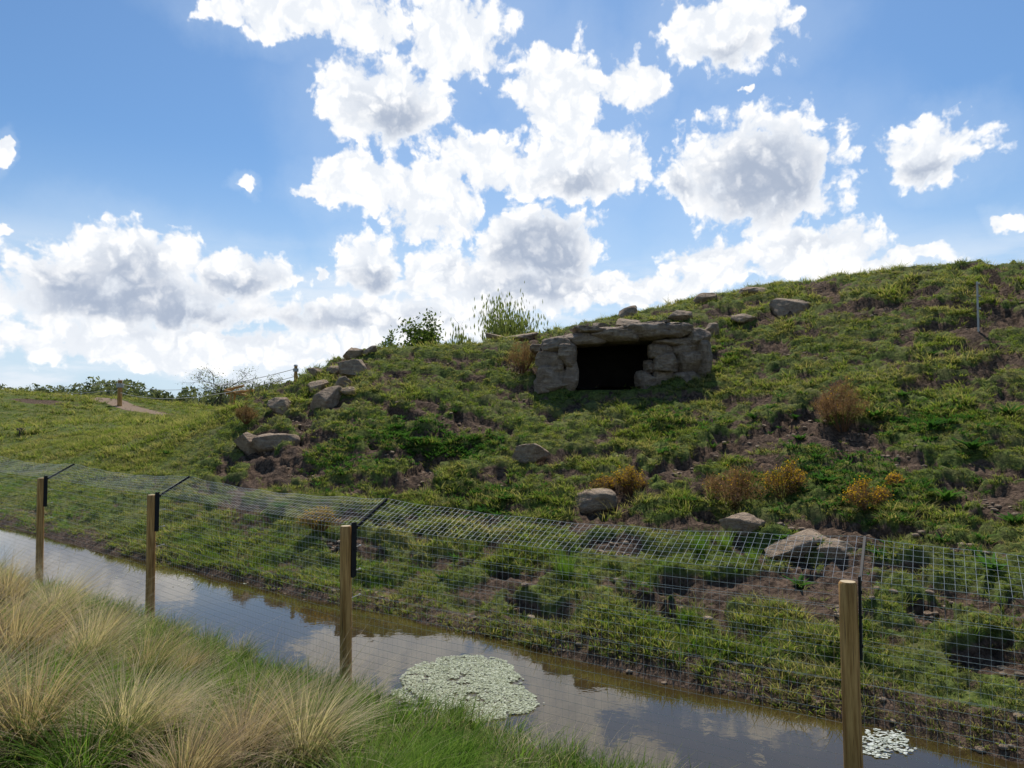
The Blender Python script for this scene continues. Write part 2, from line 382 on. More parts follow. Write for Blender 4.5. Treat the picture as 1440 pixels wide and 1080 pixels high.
# ---- hillside turf
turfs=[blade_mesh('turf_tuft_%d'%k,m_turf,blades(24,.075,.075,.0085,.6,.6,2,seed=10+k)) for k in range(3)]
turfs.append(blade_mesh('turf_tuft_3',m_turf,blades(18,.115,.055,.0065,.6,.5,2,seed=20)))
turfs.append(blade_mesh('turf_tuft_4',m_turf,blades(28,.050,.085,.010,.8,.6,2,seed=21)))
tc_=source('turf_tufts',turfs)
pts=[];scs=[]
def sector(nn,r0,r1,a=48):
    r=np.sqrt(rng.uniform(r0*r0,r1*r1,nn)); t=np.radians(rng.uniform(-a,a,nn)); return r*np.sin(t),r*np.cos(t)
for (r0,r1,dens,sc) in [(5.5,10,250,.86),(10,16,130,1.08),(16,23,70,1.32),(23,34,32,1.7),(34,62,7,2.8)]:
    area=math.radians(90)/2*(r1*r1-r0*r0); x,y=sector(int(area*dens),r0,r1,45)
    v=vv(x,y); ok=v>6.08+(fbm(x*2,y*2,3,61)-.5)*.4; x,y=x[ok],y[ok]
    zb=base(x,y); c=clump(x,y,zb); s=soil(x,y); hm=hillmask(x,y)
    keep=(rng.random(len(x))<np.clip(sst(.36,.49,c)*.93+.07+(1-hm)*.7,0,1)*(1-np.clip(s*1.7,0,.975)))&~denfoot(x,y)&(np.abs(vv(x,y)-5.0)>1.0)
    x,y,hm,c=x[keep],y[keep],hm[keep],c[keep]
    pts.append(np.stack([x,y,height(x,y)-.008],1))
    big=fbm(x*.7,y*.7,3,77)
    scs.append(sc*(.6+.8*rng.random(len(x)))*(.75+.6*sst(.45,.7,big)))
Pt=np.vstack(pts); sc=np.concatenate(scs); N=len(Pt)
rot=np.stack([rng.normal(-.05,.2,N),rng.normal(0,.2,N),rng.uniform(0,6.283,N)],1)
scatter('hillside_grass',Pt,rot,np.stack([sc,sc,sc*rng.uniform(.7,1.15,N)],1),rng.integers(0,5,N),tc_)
# ---- lush tufts
lush=[blade_mesh('lush_tuft_%d'%k,m_lush,blades(22,.15,.06,.008,.5,.5,2,seed=30+k)) for k in range(3)]
lc=source('lush_tufts',lush)
x,y=sector(34000,2.0,24,46); v=vv(x,y)
big=fbm(x*.9,y*.9,3,88)
farbank=(v>6.1)&(rng.random(len(x))<sst(.43,.56,big)*(1-sst(7.2,9.2,v))*.85)&(soil(x,y)<.3)
patch=(v>8)&(rng.random(len(x))<sst(.57,.69,fbm(x*.45,y*.45,3,93))*.3)&(soil(x,y)<.3)&(y<22)
ok=(farbank|patch)&~denfoot(x,y)
x,y=x[ok],y[ok]; N=len(x); sc=rng.uniform(.4,.9,N)
scatter('bank_grass',np.stack([x,y,height(x,y)-.01],1),np.stack([rng.normal(0,.2,N),rng.normal(0,.2,N),rng.uniform(0,6.28,N)],1),np.stack([sc]*3,1),rng.integers(0,3,N),lc)
# ---- near bank long grass
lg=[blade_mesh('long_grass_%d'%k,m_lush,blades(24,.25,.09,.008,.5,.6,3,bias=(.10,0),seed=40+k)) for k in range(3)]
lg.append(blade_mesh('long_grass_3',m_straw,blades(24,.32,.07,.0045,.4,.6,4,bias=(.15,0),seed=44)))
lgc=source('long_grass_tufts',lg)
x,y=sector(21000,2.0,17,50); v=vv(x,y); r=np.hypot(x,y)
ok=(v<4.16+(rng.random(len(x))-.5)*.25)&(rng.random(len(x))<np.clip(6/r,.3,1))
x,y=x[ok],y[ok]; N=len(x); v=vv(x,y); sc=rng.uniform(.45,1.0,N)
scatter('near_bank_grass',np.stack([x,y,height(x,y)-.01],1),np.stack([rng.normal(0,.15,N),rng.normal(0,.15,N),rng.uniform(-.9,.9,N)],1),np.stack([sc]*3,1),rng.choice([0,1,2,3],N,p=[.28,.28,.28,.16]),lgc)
# ---- feather grass tussocks (fountain shape)
def tm(k,mat): return blade_mesh('tussock_mesh_%d'%k,mat,blades(400,.80,.06,.0038,.34,.62,7,bias=(.20,-.04),seed=50+k,hv=.3),blades(320,.48,.10,.0045,.55,.6,5,bias=(.05,0),seed=60+k))
tus=[tm(0,m_straw),tm(1,m_straw2),tm(2,m_straw),tm(3,m_straw2)]
tus+=[blade_mesh('green_tussock_mesh_%d'%k,m_lush,blades(380,.60,.09,.0048,.5,.65,5,bias=(.08,0),seed=170+k,hv=.35),) for k in (4,5)]
TP=[(10,860,1.0,1),(75,885,1.05,0),(20,950,1.1,3),(125,950,1.0,2),(40,1065,1.05,1),(175,1065,1.0,0),(205,965,.75,3),(255,1000,.6,4),
    (345,1085,.85,3),(430,1085,.95,2),(265,1130,.85,1),(-45,940,1.1,3),(-60,1050,1.1,0),(690,1150,.6,4),(590,1125,.7,5),(510,1145,.8,4),(-20,845,1.0,2),(150,905,.65,1),
    (320,975,.5,5),(470,1050,.65,4),(640,1100,.7,5),(250,945,.5,4),(390,1025,.6,5),(75,1000,.9,5),(225,1035,.65,0),(300,1045,.6,5),(165,1000,.7,4),(-10,1010,.8,5),(115,1110,.9,5),(40,905,.8,4),(100,1030,.8,4),(260,960,.55,1)]
for k,(px,py,s,m_) in enumerate(TP):
    h=ghit(px,py)
    o=bpy.data.objects.new('feather_grass_tussock',tus[m_]); o.location=(h[0],h[1],h[2]-.02)
    o.rotation_euler=(0,0,random.uniform(-.5,.5)); o.scale=(s,s,s*random.uniform(.85,1.05)); link(o)
# ---------------------------------------------------------------- rocks
def rock_verts(seed,p=3.0,sub=4,planes=11,lo=.6,hi=.9,rough=.05):
    import bmesh
    bm=bmesh.new(); bmesh.ops.create_icosphere(bm,subdivisions=sub,radius=1)
    V=np.array([v.co[:] for v in bm.verts]); Fs=[tuple(v.index for v in f.verts) for f in bm.faces]; bm.free()
    r=np.random.default_rng(seed)
    V=V/((np.abs(V)**p).sum(1)**(1/p))[:,None]
    for k in range(planes):
        nrm=r.normal(size=3); nrm/=np.linalg.norm(nrm); d=r.uniform(lo,hi)
        ex=np.maximum(0,V@nrm-d); V=V-ex[:,None]*nrm*.96
    n_=(fbm(V[:,0]*2.5+seed,V[:,1]*2.5+V[:,2]*2,4,seed)-.5)+(fbm(V[:,2]*7+seed,V[:,0]*3-V[:,1]*3,3,seed+3)-.5)*.7
    V=V*(1+n_*rough*2.2)[:,None]
    return V,Fs
def rock_at(px,py,w,h,name='boulder',seed=0,mat=m_rock,sink=.2):
    g0=ghit(px,py+h*.40); d=g0[1]; sx=w/1000*d/2*1.15; sz=h/1000*d/2*1.25
    V,Fs=rock_verts(seed+100,p=3.6,planes=13,lo=.55,hi=.9,rough=.07)
    a=random.uniform(-.5,.5); V=V*np.array([sx,sx*.75,sz])
    ca,sa=math.cos(a),math.sin(a); V=V@np.array([[ca,sa,0],[-sa,ca,0],[0,0,1]])
    g=Geo(); g.add(V,Fs); o=g.obj(name,[mat],True); o.location=(g0[0],g0[1]+sx*.3,g0[2]+sz*(1-2*sink)*.8)
    o.rotation_euler=(random.uniform(.1,.35),random.uniform(-.25,.25),0)
    return o
RK=[(348,622,46,30),(380,620,62,28),(395,573,38,20),(456,562,50,32),(447,544,32,18),(481,541,26,18),(497,516,46,32),(498,496,32,18),(445,523,24,14),(491,551,26,12),
 (783,453,60,18),(885,439,38,18),(957,445,30,16),(993,418,28,16),(1060,407,48,16),(1120,433,62,24),(1050,446,32,15),(890,456,44,14),(1000,464,22,20),(845,460,32,14),(730,474,50,12),
 (741,637,58,32),(833,709,62,30),(1053,739,60,24),(1130,768,90,28),(1180,775,60,24),(470,520,30,14),(520,492,22,10),(700,473,30,8)]
for k,(px,py,w,h) in enumerate(RK): rock_at(px,py,w,h,'boulder',k)
g=Geo(); base_r=[rock_verts(700+k,sub=2,planes=7) for k in range(4)]
cnt=0
for c,Mi,dep in SC:
    M2=np.linalg.inv(Mi)
    for q in range(22):
        l=np.array([random.gauss(0,.5),random.gauss(0,.5)]); p=c+M2@l
        V,Fs=base_r[cnt%4]; s=random.uniform(.015,.05); 
        if vv(*p)<6.3: continue
        g.add(V*np.array([s,s,s*.6])+np.array([p[0],p[1],H(*p)+s*.2]),Fs); cnt+=1
for q in range(200):
    u=random.uniform(-12,8); p=U*u+N_*random.uniform(5.85,6.4); V,Fs=base_r[q%4]; s=random.uniform(.012,.04)
    g.add(V*np.array([s,s,s*.6])+np.array([p[0],p[1],H(*p)+s*.2]),Fs)
g.obj('loose_stones',[m_rock],True)
# ---------------------------------------------------------------- rock den
den=bpy.data.objects.new('rock_den',None); link(den); den.location=(DX,DY,DZ)
kk=DY/1000.0
g=Geo()
blocks=[(780,534,46,36,.8),(803,530,22,44,.75),(774,509,38,28,.85),(799,500,32,32,.8),(764,541,22,24,.6),(790,486,50,22,.85),
 (826,475,56,18,.95),(868,469,66,20,1.05),(912,467,60,22,1.0),(950,464,52,20,.95),(984,474,32,26,.8),(900,457,80,9,1.2),(840,463,60,9,1.1),(950,457,44,9,1.0),
 (913,536,28,26,.6),(940,534,34,32,.8),(972,536,46,30,.85),(940,511,34,28,.75),(972,510,40,30,.9),(993,505,22,50,.8),(934,492,34,20,.75),(970,489,46,20,.85),(955,480,60,14,.8),(919,514,14,18,.5)]
for k,(px,py,w,h,dp) in enumerate(blocks):
    V,Fs=rock_verts(300+k,p=6,planes=10,lo=.78,hi=1.1,rough=.085,sub=4)
    a=random.uniform(-.14,.14); b_=random.uniform(-.22,.22)
    V=V@np.array([[math.cos(b_),math.sin(b_),0],[-math.sin(b_),math.cos(b_),0],[0,0,1]])
    V=V*np.array([w*kk/2*1.07,dp*.55,h*kk/2*1.10])
    ca,sa=math.cos(a),math.sin(a); V=V@np.array([[ca,0,sa],[0,1,0],[-sa,0,ca]]).T
    g.add(V+np.array([(px-865)*kk,.42+random.uniform(-.18,.12),(548-py)*kk]),Fs)
g.obj('rock_front',[m_denrock],True,den)
g=Geo()
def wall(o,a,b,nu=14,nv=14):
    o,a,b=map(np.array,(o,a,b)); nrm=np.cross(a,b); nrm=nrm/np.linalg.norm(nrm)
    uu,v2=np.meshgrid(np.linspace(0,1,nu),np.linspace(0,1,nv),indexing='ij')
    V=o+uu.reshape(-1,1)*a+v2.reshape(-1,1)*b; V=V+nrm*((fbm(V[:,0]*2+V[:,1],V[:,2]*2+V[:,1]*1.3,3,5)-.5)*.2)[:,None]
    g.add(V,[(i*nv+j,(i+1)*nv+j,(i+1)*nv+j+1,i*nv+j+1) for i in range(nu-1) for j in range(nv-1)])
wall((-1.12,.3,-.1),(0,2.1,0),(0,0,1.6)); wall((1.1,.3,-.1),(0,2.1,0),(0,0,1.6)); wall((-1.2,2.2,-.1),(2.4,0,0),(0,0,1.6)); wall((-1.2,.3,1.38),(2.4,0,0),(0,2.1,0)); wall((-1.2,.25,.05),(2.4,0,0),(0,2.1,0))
wall((-1.95,.55,-.2),(.95,0,0),(0,0,1.35)); wall((1.0,.55,-.2),(1.4,0,0),(0,0,1.5))  # added dark sheets behind the blocks, painted shade for the gaps
g.obj('den_cavity_and_shade_backing',[m_dark],True,den)
g=Geo(); 
for k,(ax_,ay_,sx_,sy_,zz) in enumerate([(-.9,1.3,.8,.9,1.40),(.1,1.4,.9,1.0,1.46),(1.1,1.3,.85,.9,1.46),(-.2,2.2,1.2,.5,1.52),(1.9,1.3,.6,.7,1.3),(-1.7,1.3,.5,.7,1.2)]):
    V,Fs=rock_verts(401+k,p=5,planes=9,lo=.75,hi=1.0,rough=.07); g.add(V*np.array([sx_,sy_,.13])+np.array([ax_,ay_,zz]),Fs)
g.obj('roof_slabs',[m_denrock],True,den)
# ---------------------------------------------------------------- fence
fence=bpy.data.objects.new('wire_mesh_fence',None); link(fence)
posts=[(8.9,-.2),(5.35,2.05),(1.91,4.06),(-1.40,6.1),(-4.27,8.5),(-7.1,10.8),(-9.95,13.1),(-12.8,15.4)]
TOP=1.416
def post_mesh(seed):
    g=Geo(); k=20; zs=[-.5,0,.4,.8,1.2,TOP-.012,TOP]; rs=[.051,.051,.050,.049,.049,.048,.040]
    an=np.arange(k)*2*np.pi/k; V=[]
    for z,rr in zip(zs,rs): V.append(np.stack([np.cos(an)*rr*(1+.01*np.sin(3*an+seed)),np.sin(an)*rr,np.full(k,z)],1))
    V=np.vstack(V); Fs=[(i*k+j,i*k+(j+1)%k,(i+1)*k+(j+1)%k,(i+1)*k+j) for i in range(len(zs)-1) for j in range(k)]
    g.add(V,Fs,0); top=np.stack([np.cos(an)*.040,np.sin(an)*.040,np.full(k,TOP)],1); g.add(top,[tuple(range(k))],1)
    return g
PA=np.array(posts)
outs=[]
for k in range(len(PA)):
    a=PA[max(0,k-1)]; b=PA[min(len(PA)-1,k+1)]; t=(b-a)/np.linalg.norm(b-a); nrm=np.array([t[1],-t[0]]); 
    if nrm@N_<0: nrm=-nrm
    outs.append(nrm)
for k,(x,y) in enumerate(posts):
    g=post_mesh(k); o=g.obj('timber_post_%d'%k,[m_wood,m_endwood],True,fence); o.location=(x,y,0); o.rotation_euler=(random.uniform(-.012,.012),random.uniform(-.012,.012),k*1.3)
    for pl in o.data.polygons:
        if pl.material_index==1: pl.use_smooth=False
    nx,ny=outs[k]; g=Geo(); R=np.array([[ny,nx,0],[-nx,ny,0],[0,0,1.]]); tx,ty=ny,-nx
    if tx<0: tx,ty=-tx,-ty
    o0=np.array([x+nx*.034+tx*.044,y+ny*.034+ty*.044,0])
    g.box(o0+[0,0,TOP-.20],(.012,.05,.46),R)
    A_=o0+[0,0,TOP-.03]; B_=np.array([x+nx*.42+tx*.044,y+ny*.42+ty*.044,TOP+.19]); dv=B_-A_; Ln=np.linalg.norm(dv); yv=dv/Ln
    xv=np.array([ny,-nx,0]); zv=np.cross(xv,yv); g.box((A_+B_)/2,(.014,Ln,.022),np.stack([xv,yv,zv],1))
    for zz in (TOP-.06,TOP-.2,TOP-.36): g.tube(o0+[-tx*.001,-ty*.001,zz],o0+[tx*.012,ty*.012,zz],.009,.009,8)
    g.obj('bracket_arm_%d'%k,[m_black],False,fence)
    g=Geo()
    for zz in (1.22,1.02,.80):
        a_=np.array([x+nx*.05,y+ny*.05,zz]); b_=a_+[nx*.09,ny*.09,0.01]; g.tube(a_,b_,.003,.003,6); g.tube(b_-[nx*.01,ny*.01,0],b_+[nx*.01,ny*.01,0],.008,.008,8)
    g.obj('wire_standoffs_%d'%k,[m_rope],False,fence)
g=Geo()
def wire(pts,r=.0013,k=3):
    for a,b in zip(pts[:-1],pts[1:]): g.tube(a,b,r,r,k,cap=False)
for k in range(len(PA)-1):
    a=PA[k]; b=PA[k+1]; na_,nb_=outs[k],outs[k+1]; L=np.linalg.norm(b-a); nv=int(L/.05); nseg=24
    def pt(t,s):
        p=a*(1-t)+b*t; nn=na_*(1-t)+nb_*t; w=math.sin(t*math.pi)*.012
        off=.064+w*math.sin(s*5+k)+.004*math.sin(t*23+s*9)
        if s<=TOP: z=s-.012*math.sin(t*math.pi)*s; o=off
        else: q=(s-TOP)/.42; z=TOP-.012*math.sin(t*math.pi)*TOP+.19*q-.045*math.sin(t*math.pi)*q+.006*math.sin(t*31+k)*q; o=off+.36*q
        return np.array([p[0]+nn[0]*o,p[1]+nn[1]*o,z])
    ss=list(np.arange(0.0,TOP-.01,.06))+[TOP,TOP+.06,TOP+.12,TOP+.18,TOP+.24,TOP+.30,TOP+.36,TOP+.42]
    for s in ss: wire([pt(t,s) for t in np.linspace(0,1,nseg+1)],.0011 if s not in (TOP,TOP+.42) else .0015)
    for i in range(nv+1):
        t=i/nv; wire([pt(t,0),pt(t,.35),pt(t,.7),pt(t,1.05),pt(t,TOP)],.0005); wire([pt(t,TOP),pt(t,TOP+.21),pt(t,TOP+.42)],.00075)
    for zz in (1.22,1.02,.80):
        wire([np.array([*(a*(1-t)+b*t+(na_*(1-t)+nb_*t)*.145),zz+.01-.02*math.sin(t*math.pi)]) for t in np.linspace(0,1,17)],.0010)
g.obj('welded_wire_mesh',[m_wire],False,fence)
# ---------------------------------------------------------------- pond leaves
def leaves_patch(name,px,py,rx,ry,nl,mat,s0=.012,s1=.024,thr=.40):
    e=lambda q,w:(np.array([ray(q,w)[0],ray(q,w)[1]])*CZ/-ray(q,w)[2])
    c=e(px,py); ax=e(px+rx,py)-c; ay=(e(px,py-ry)-e(px,py+ry))/2
    r=np.sqrt(rng.random(nl)); t=rng.uniform(0,6.28,nl); edge=1+.30*(fbm(np.cos(t)*2+5,np.sin(t)*2+5,3,3)-.5)*2
    q=c+(r*np.cos(t)*edge)[:,None]*ax+(r*np.sin(t)*edge)[:,None]*ay
    ok=fbm(q[:,0]*9,q[:,1]*9,3,14)>=thr+.16*sst(.8,1,r); q=q[ok]; m=len(q)
    s=rng.uniform(s0,s1,m)[:,None]; a=rng.uniform(0,6.28,m)[:,None]; k=6; an=np.arange(k)*6.2832/k
    t1=rng.uniform(-.2,.2,(m,1)); t2=rng.uniform(-.2,.2,(m,1))
    V=np.stack([q[:,:1]+s*np.cos(a+an),q[:,1:]+s*.75*np.sin(a+an),.006+rng.random((m,1))*.006+s*t1*np.cos(an)+s*t2*np.sin(an)],-1).reshape(-1,3)
    me=mesh_np(name,V,np.arange(m*k).reshape(m,k)); fattr(me,'t',np.repeat(rng.random(m),k)); me.materials.append(mat)
    link(bpy.data.objects.new(name,me))
leaves_patch('pond_weed_patch',657,966,96,45,16000,m_duck,.005,.012,.28)
leaves_patch('pond_weed_patch',1240,1046,46,20,420,m_white,.008,.018,.42)
leaves_patch('pond_weed_patch',430,815,260,14,160,m_duck,.010,.02)
# ---------------------------------------------------------------- plants
def bush(name,px,py,w,h,twig=1.0,green=.3,flower=.0,seed=0):
    g0=ghit(px,py+h/2); s=g0[1]/1000; R=w*s/2; Hh=h*s; r=np.random.default_rng(seed); g=Geo()
    nst=26; tips=[]
    for i in range(nst):
        a=r.uniform(0,6.28); q=r.random()**.6; e=np.array([math.cos(a)*R*q,math.sin(a)*R*q,Hh*(1-.45*q*q)*r.uniform(.7,1.05)])
        b=np.array([math.cos(a),math.sin(a),0])*R*.12; m_=(b+e)/2+r.normal(0,R*.1,3)
        g.tube(b,m_,.008,.006,4,0,False); g.tube(m_,e,.006,.003,4,0,False); tips+= [(m_+(e-m_)*t) for t in (.1,.35,.6,.8,1.0)]
    for tpt in tips:
        for j in range(int(18*twig)):
            d=r.normal(0,1,3); d[2]=abs(d[2])*.8+.2; d/=np.linalg.norm(d); L=r.uniform(.05,.13)*(Hh/.7)**.5; st=tpt+r.normal(0,.05*R+.02,3); st[2]=max(.01,st[2])
            sd=np.cross(d,r.normal(0,1,3)); sd/=np.linalg.norm(sd); w_=.009
            k=1 if r.random()<green else 0
            g.add([st-sd*w_/2,st+sd*w_/2,st+d*L+sd*w_*.1],[(0,1,2)],k,[r.random()]*3)
            if r.random()<flower*(.3+tpt[2]/Hh)*.7:
                c=st+d*L*r.uniform(.4,1); n1_=r.normal(0,1,3); n1_/=np.linalg.norm(n1_); n2_=np.cross(n1_,d); q=.013
                g.add([c-n1_*q,c+n2_*q,c+n1_*q,c-n2_*q],[(0,1,2,3)],2,[r.random()]*4)
    o=g.obj(name,[m_twig,m_gorse,m_flower]); o.location=(g0[0],g0[1]+.0,g0[2]-.02); return o
bush('dry_gorse_bush',735,500,52,48,1.1,.05,0,1)
bush('dry_gorse_bush',1185,570,76,74,1.4,.05,.05,2)
bush('gorse_bush',850,684,38,24,1,.3,.2,3); bush('gorse_bush',886,680,48,38,1,.3,.6,4)
bush('dry_gorse_bush',1036,685,84,62,1.3,.15,.08,5); bush('gorse_bush',1100,676,62,50,1.1,.35,.65,6)
bush('gorse_bush',1220,698,58,38,1,.25,.55,7); bush('gorse_bush',450,730,60,32,1,.5,.4,8)
bush('dry_gorse_bush',346,586,32,26,1,.2,.0,9); bush('gorse_bush',1258,676,24,16,.8,.2,.4,10)
rm=[blade_mesh('leaf_rosette_%d'%k,m_weed,blades(20,.20,.03,.05,.75,.6,5,seed=80+k,wmid=True),blades(12,.15,.03,.045,.3,.5,4,seed=90+k,wmid=True)) for k in range(2)]
for k,(px,py,s) in enumerate([(1230,590,1.6),(1125,620,.9),(1310,603,1.2),(1368,634,1.2),(1420,583,1.2),(1330,708,1.3),(1398,805,1.1),(1425,738,1.1),(965,708,1),(680,724,1.0),(1125,828,.8),(1118,592,.8),(1060,590,.9),
     (395,715,.9),(620,815,.5),(1160,680,1),(930,640,.9),(710,705,.8),(1125,690,.9),(1270,560,.8),(640,790,.7),(1310,500,.7),(1110,455,.7),(560,605,.8),(235,640,.8),(190,610,.7),(640,585,.7),(800,560,.6),(1100,765,.9),(1360,560,.7)]):
    p=ghit(px,py); o=bpy.data.objects.new('thistle_plant',rm[k%2]); o.location=p; o.rotation_euler=(0,0,k); o.scale=(s,s,s*.9); link(o)
wl=source('weed_leaf_tufts',[blade_mesh('weed_tuft_%d'%k,m_weed,blades(12,.085,.05,.026,.8,.5,2,seed=95+k,wmid=True)) for k in range(2)])
pp=[]
for (px,py,sx,sy,nn) in [(590,615,70,22,500),(640,630,60,18,350),(1130,640,90,60,300),(1250,700,120,60,300),(700,700,80,30,250),(470,650,80,40,250),(950,600,80,25,200),(1300,600,100,30,250),(1010,500,40,12,150)]:
    c=hit(px,py); a=(hit(px+sx,py)-c)[:2]; b=(hit(px,py-sy)-c)[:2]
    if np.linalg.norm(b)>5: b=b*5/np.linalg.norm(b)
    q=c[:2]+rng.normal(0,.55,(nn,1))*a+rng.normal(0,.55,(nn,1))*b; pp.append(q)
q=np.vstack(pp); q=q[(soil(q[:,0],q[:,1])<.5)&(vv(q[:,0],q[:,1])>6.4)&~denfoot(q[:,0],q[:,1])]; N=len(q)
sc=rng.uniform(.6,1.3,N)
scatter('leafy_weeds',np.stack([q[:,0],q[:,1],height(q[:,0],q[:,1])],1),np.stack([np.zeros(N),np.zeros(N),rng.uniform(0,6.28,N)],1),np.stack([sc]*3,1),rng.integers(0,2,N),wl)
rs=blade_mesh('rush_mesh',m_lush,blades(150,.36,.10,.006,.25,.2,4,seed=120))
for (px,py,s) in [(795,815,1),(985,780,.9),(1020,775,.8),(290,940,.9),(118,825,.8),(1060,795,.6)]:
    p=ghit(px,py); o=bpy.data.objects.new('rush_clump',rs); o.location=p; o.scale=(s,s,s); link(o)
# ---------------------------------------------------------------- trees
def tree(name,px,topy,d,width,mleaf,leafn=2200,ls=.09,seed=0,hang=False,bare=False,sp=.08):
    r=np.random.default_rng(seed); top=P(px,topy,d); x,y=top[0],d; gz=H(x,y); Ht=max(1.5,top[2]-gz); Wd=width/1000*d/2
    g=Geo(); ends=[]
    def grow(p,dr,L,rad_,lev):
        segs=3; q=p
        for s in range(segs):
            dr=dr+r.normal(0,.13,3); dr[2]+=.04; dr/=np.linalg.norm(dr); q2=q+dr*L/segs
            g.tube(q,q2,rad_*(1-.22*s),rad_*(1-.22*(s+1)),5,0,False); q=q2
            if lev>=(2 if bare else 1): ends.append(q)
            if lev<(4 if bare else 3):
                for b in range(2 if s<2 else 1):
                    a=r.normal(0,1,3); a-=dr*(a@dr); a/=np.linalg.norm(a); nd_=dr*.65+a*.75; nd_/=np.linalg.norm(nd_)
                    if s>0 or lev>0: grow(q,nd_,L*r.uniform(.5,.72),rad_*.5,lev+1)
    for st in range(2 if bare else 3): grow(np.array([r.normal(0,.1),r.normal(0,.1),0]),np.array([r.normal(0,.25),r.normal(0,.25),1.]),Ht*.55,Ht*.02,0)
    E=np.array(ends); allv=np.vstack(g.v)
    mx=np.percentile(np.abs(allv[:,:2]),92); mz=np.percentile(allv[:,2],99); S_=np.array([Wd/mx,Wd/mx,Ht*.97/mz])
    g.v=[v*S_ for v in g.v]; E=E*S_
    for i in range(leafn):
        c=E[r.integers(len(E))]+r.normal(0,Wd*sp,3)
        if hang: c[2]-=abs(r.normal(0,Ht*.05))
        a=r.normal(0,1,3); a/=np.linalg.norm(a); b=np.cross(a,r.normal(0,1,3)); b/=np.linalg.norm(b)
        if hang: a=np.array([0,0,1.])*1.8+a*.3
        q=ls*r.uniform(.6,1.3)
        g.add([c-a*q,c+b*q*.5,c+a*q,c-b*q*.5],[(0,1,2,3)],1,[r.random()]*4)
    o=g.obj(name,[m_bark,mleaf]); o.location=(x,y,gz-.1); return o
tree('young_tree',592,450,38,62,m_leaf,7500,.10,1,sp=.2); tree('young_tree',546,465,40,26,m_leaf,1500,.08,2,sp=.15)
tree('willow_tree',704,430,48,84,m_leaf2,10000,.10,3,hang=True,sp=.26); tree('willow_tree',643,460,46,38,m_leaf2,2400,.10,4,hang=True,sp=.22)
tree('bare_tree',304,516,60,86,m_leaf2,900,.07,5,bare=True); tree('bare_tree',378,526,55,56,m_leaf2,600,.07,6,bare=True); tree('bare_tree',345,545,65,50,m_leaf2,300,.06,8,bare=True)
r=np.random.default_rng(5); VV=[];TTt=[]; g=Geo()
for i in range(75):
    px=-350+i*15+r.uniform(-8,8); d=r.uniform(85,125); ty=538+6*math.sin(px*.03)+r.uniform(-4,7)+(8 if px>250 else 0)
    t=P(px,ty,d); gz=.8; Hh=t[2]-gz; Rr=r.uniform(1.6,3.0)
    g.tube((t[0],d,gz-.5),(t[0],d,gz+Hh*.7),.25,.1,5,0)
    for _ in range(8):
        lx,ly,lz,lr=r.normal(0,Rr*.45),r.normal(0,Rr*.4),Hh*r.uniform(.35,.85),Rr*r.uniform(.4,.65)
        nl=70; dv=r.normal(0,1,(nl,3)); dv/=np.linalg.norm(dv,axis=1)[:,None]
        c=np.array([t[0]+lx,d+ly,gz+min(lz,Hh-lr*.8)])+dv*lr*r.uniform(.6,1.05,(nl,1))
        a=r.normal(0,.15,(nl,3)); b=r.normal(0,.15,(nl,3))
        VV.append(np.stack([c-a,c+b,c+a,c-b],1).reshape(-1,3)); TTt.append(np.repeat(r.random(nl),4))
VV=np.vstack(VV); TTt=np.concatenate(TTt)
g.add(VV,[(4*i,4*i+1,4*i+2,4*i+3) for i in range(len(VV)//4)],1,TTt)
g.obj('distant_trees',[m_bark,m_dist])
# ---------------------------------------------------------------- far rope fence posts
def spost(px,topy,d,wd=.05):
    t=P(px,topy,d); gz=H(t[0],d); g=Geo(); h=t[2]-gz; g.tube((0,0,-.3),(0,0,h),wd,wd*.9,10,0); g.tube((0,0,h+.002),(0,0,h+.05),wd*1.4,wd*.8,10,1); g.tube((0,0,h*.72),(0,0,h*.88),wd*1.6,wd*1.6,8,1)
    o=g.obj('rope_fence_post',[m_wood,m_rope]); o.location=(t[0],d,gz); return t
a=spost(416,515,22.6,.055); b=spost(169,535,47,.15)
g=Geo()
for dz in (-.08,-.32):
    prev=None
    for t in np.linspace(0,1,17):
        q=a*(1-t)+b*t; q=q+np.array([0,0,dz*(1+1.5*t)-1.0*4*t*(1-t)*.55]); 
        if prev is not None: g.tube(prev,q,.010,.012,4,0,False)
        prev=q
    prev=None
    for t in np.linspace(0,1,9):
        e=np.array([b[0]-25,55,b[2]-.6]); q=b*(1-t)+e*t+np.array([0,0,dz*2-.8*t*(1-t)])
        if prev is not None: g.tube(prev,q,.012,.012,4,0,False)
        prev=q
g.obj('rope_rails',[m_rope])
p=ghit(1376,466); g=Geo(); hh=P(1375,396,p[1])[2]-p[2]; g.tube((0,0,-.2),(0,0,hh),.024,.022,10,0)
for q in (.95,.7,.45): g.tube((0,0,hh*q),(.0,-.07,hh*q),.01,.01,6,0); g.tube((0,-.06,hh*q),(0,-.085,hh*q),.022,.022,8,0)
o=g.obj('steel_post',[m_rope]); o.location=p
p=P(336,575,34); gz=H(p[0],34); g=Geo(); hz=P(336,548,34)[2]-gz
lg_=[((-.5,0,0),(-.35,0,hz)),((.45,0,0),(.4,0,hz*.95)),((-.5,.5,0),(-.4,.5,hz*.9)),((-.75,.1,hz*.97),(.8,.1,hz*.78)),((-.8,.4,hz*.9),(.6,.35,hz*.99)),((-.1,-.3,0),(.5,.2,hz*1.05)),((-.6,.2,hz*.55),(.7,.2,hz*.6)),((-.7,.3,hz*1.0),(.1,.3,hz*1.12))]
for A_,B_ in lg_: g.tube(A_,B_,.07,.055,8,0)
o=g.obj('log_climbing_frame',[m_wood]); o.location=(p[0],34,gz)
p=ghit(30,612); V,Fs=rock_verts(900,p=2.5,sub=3,planes=5); g=Geo(); s=p[1]/1000
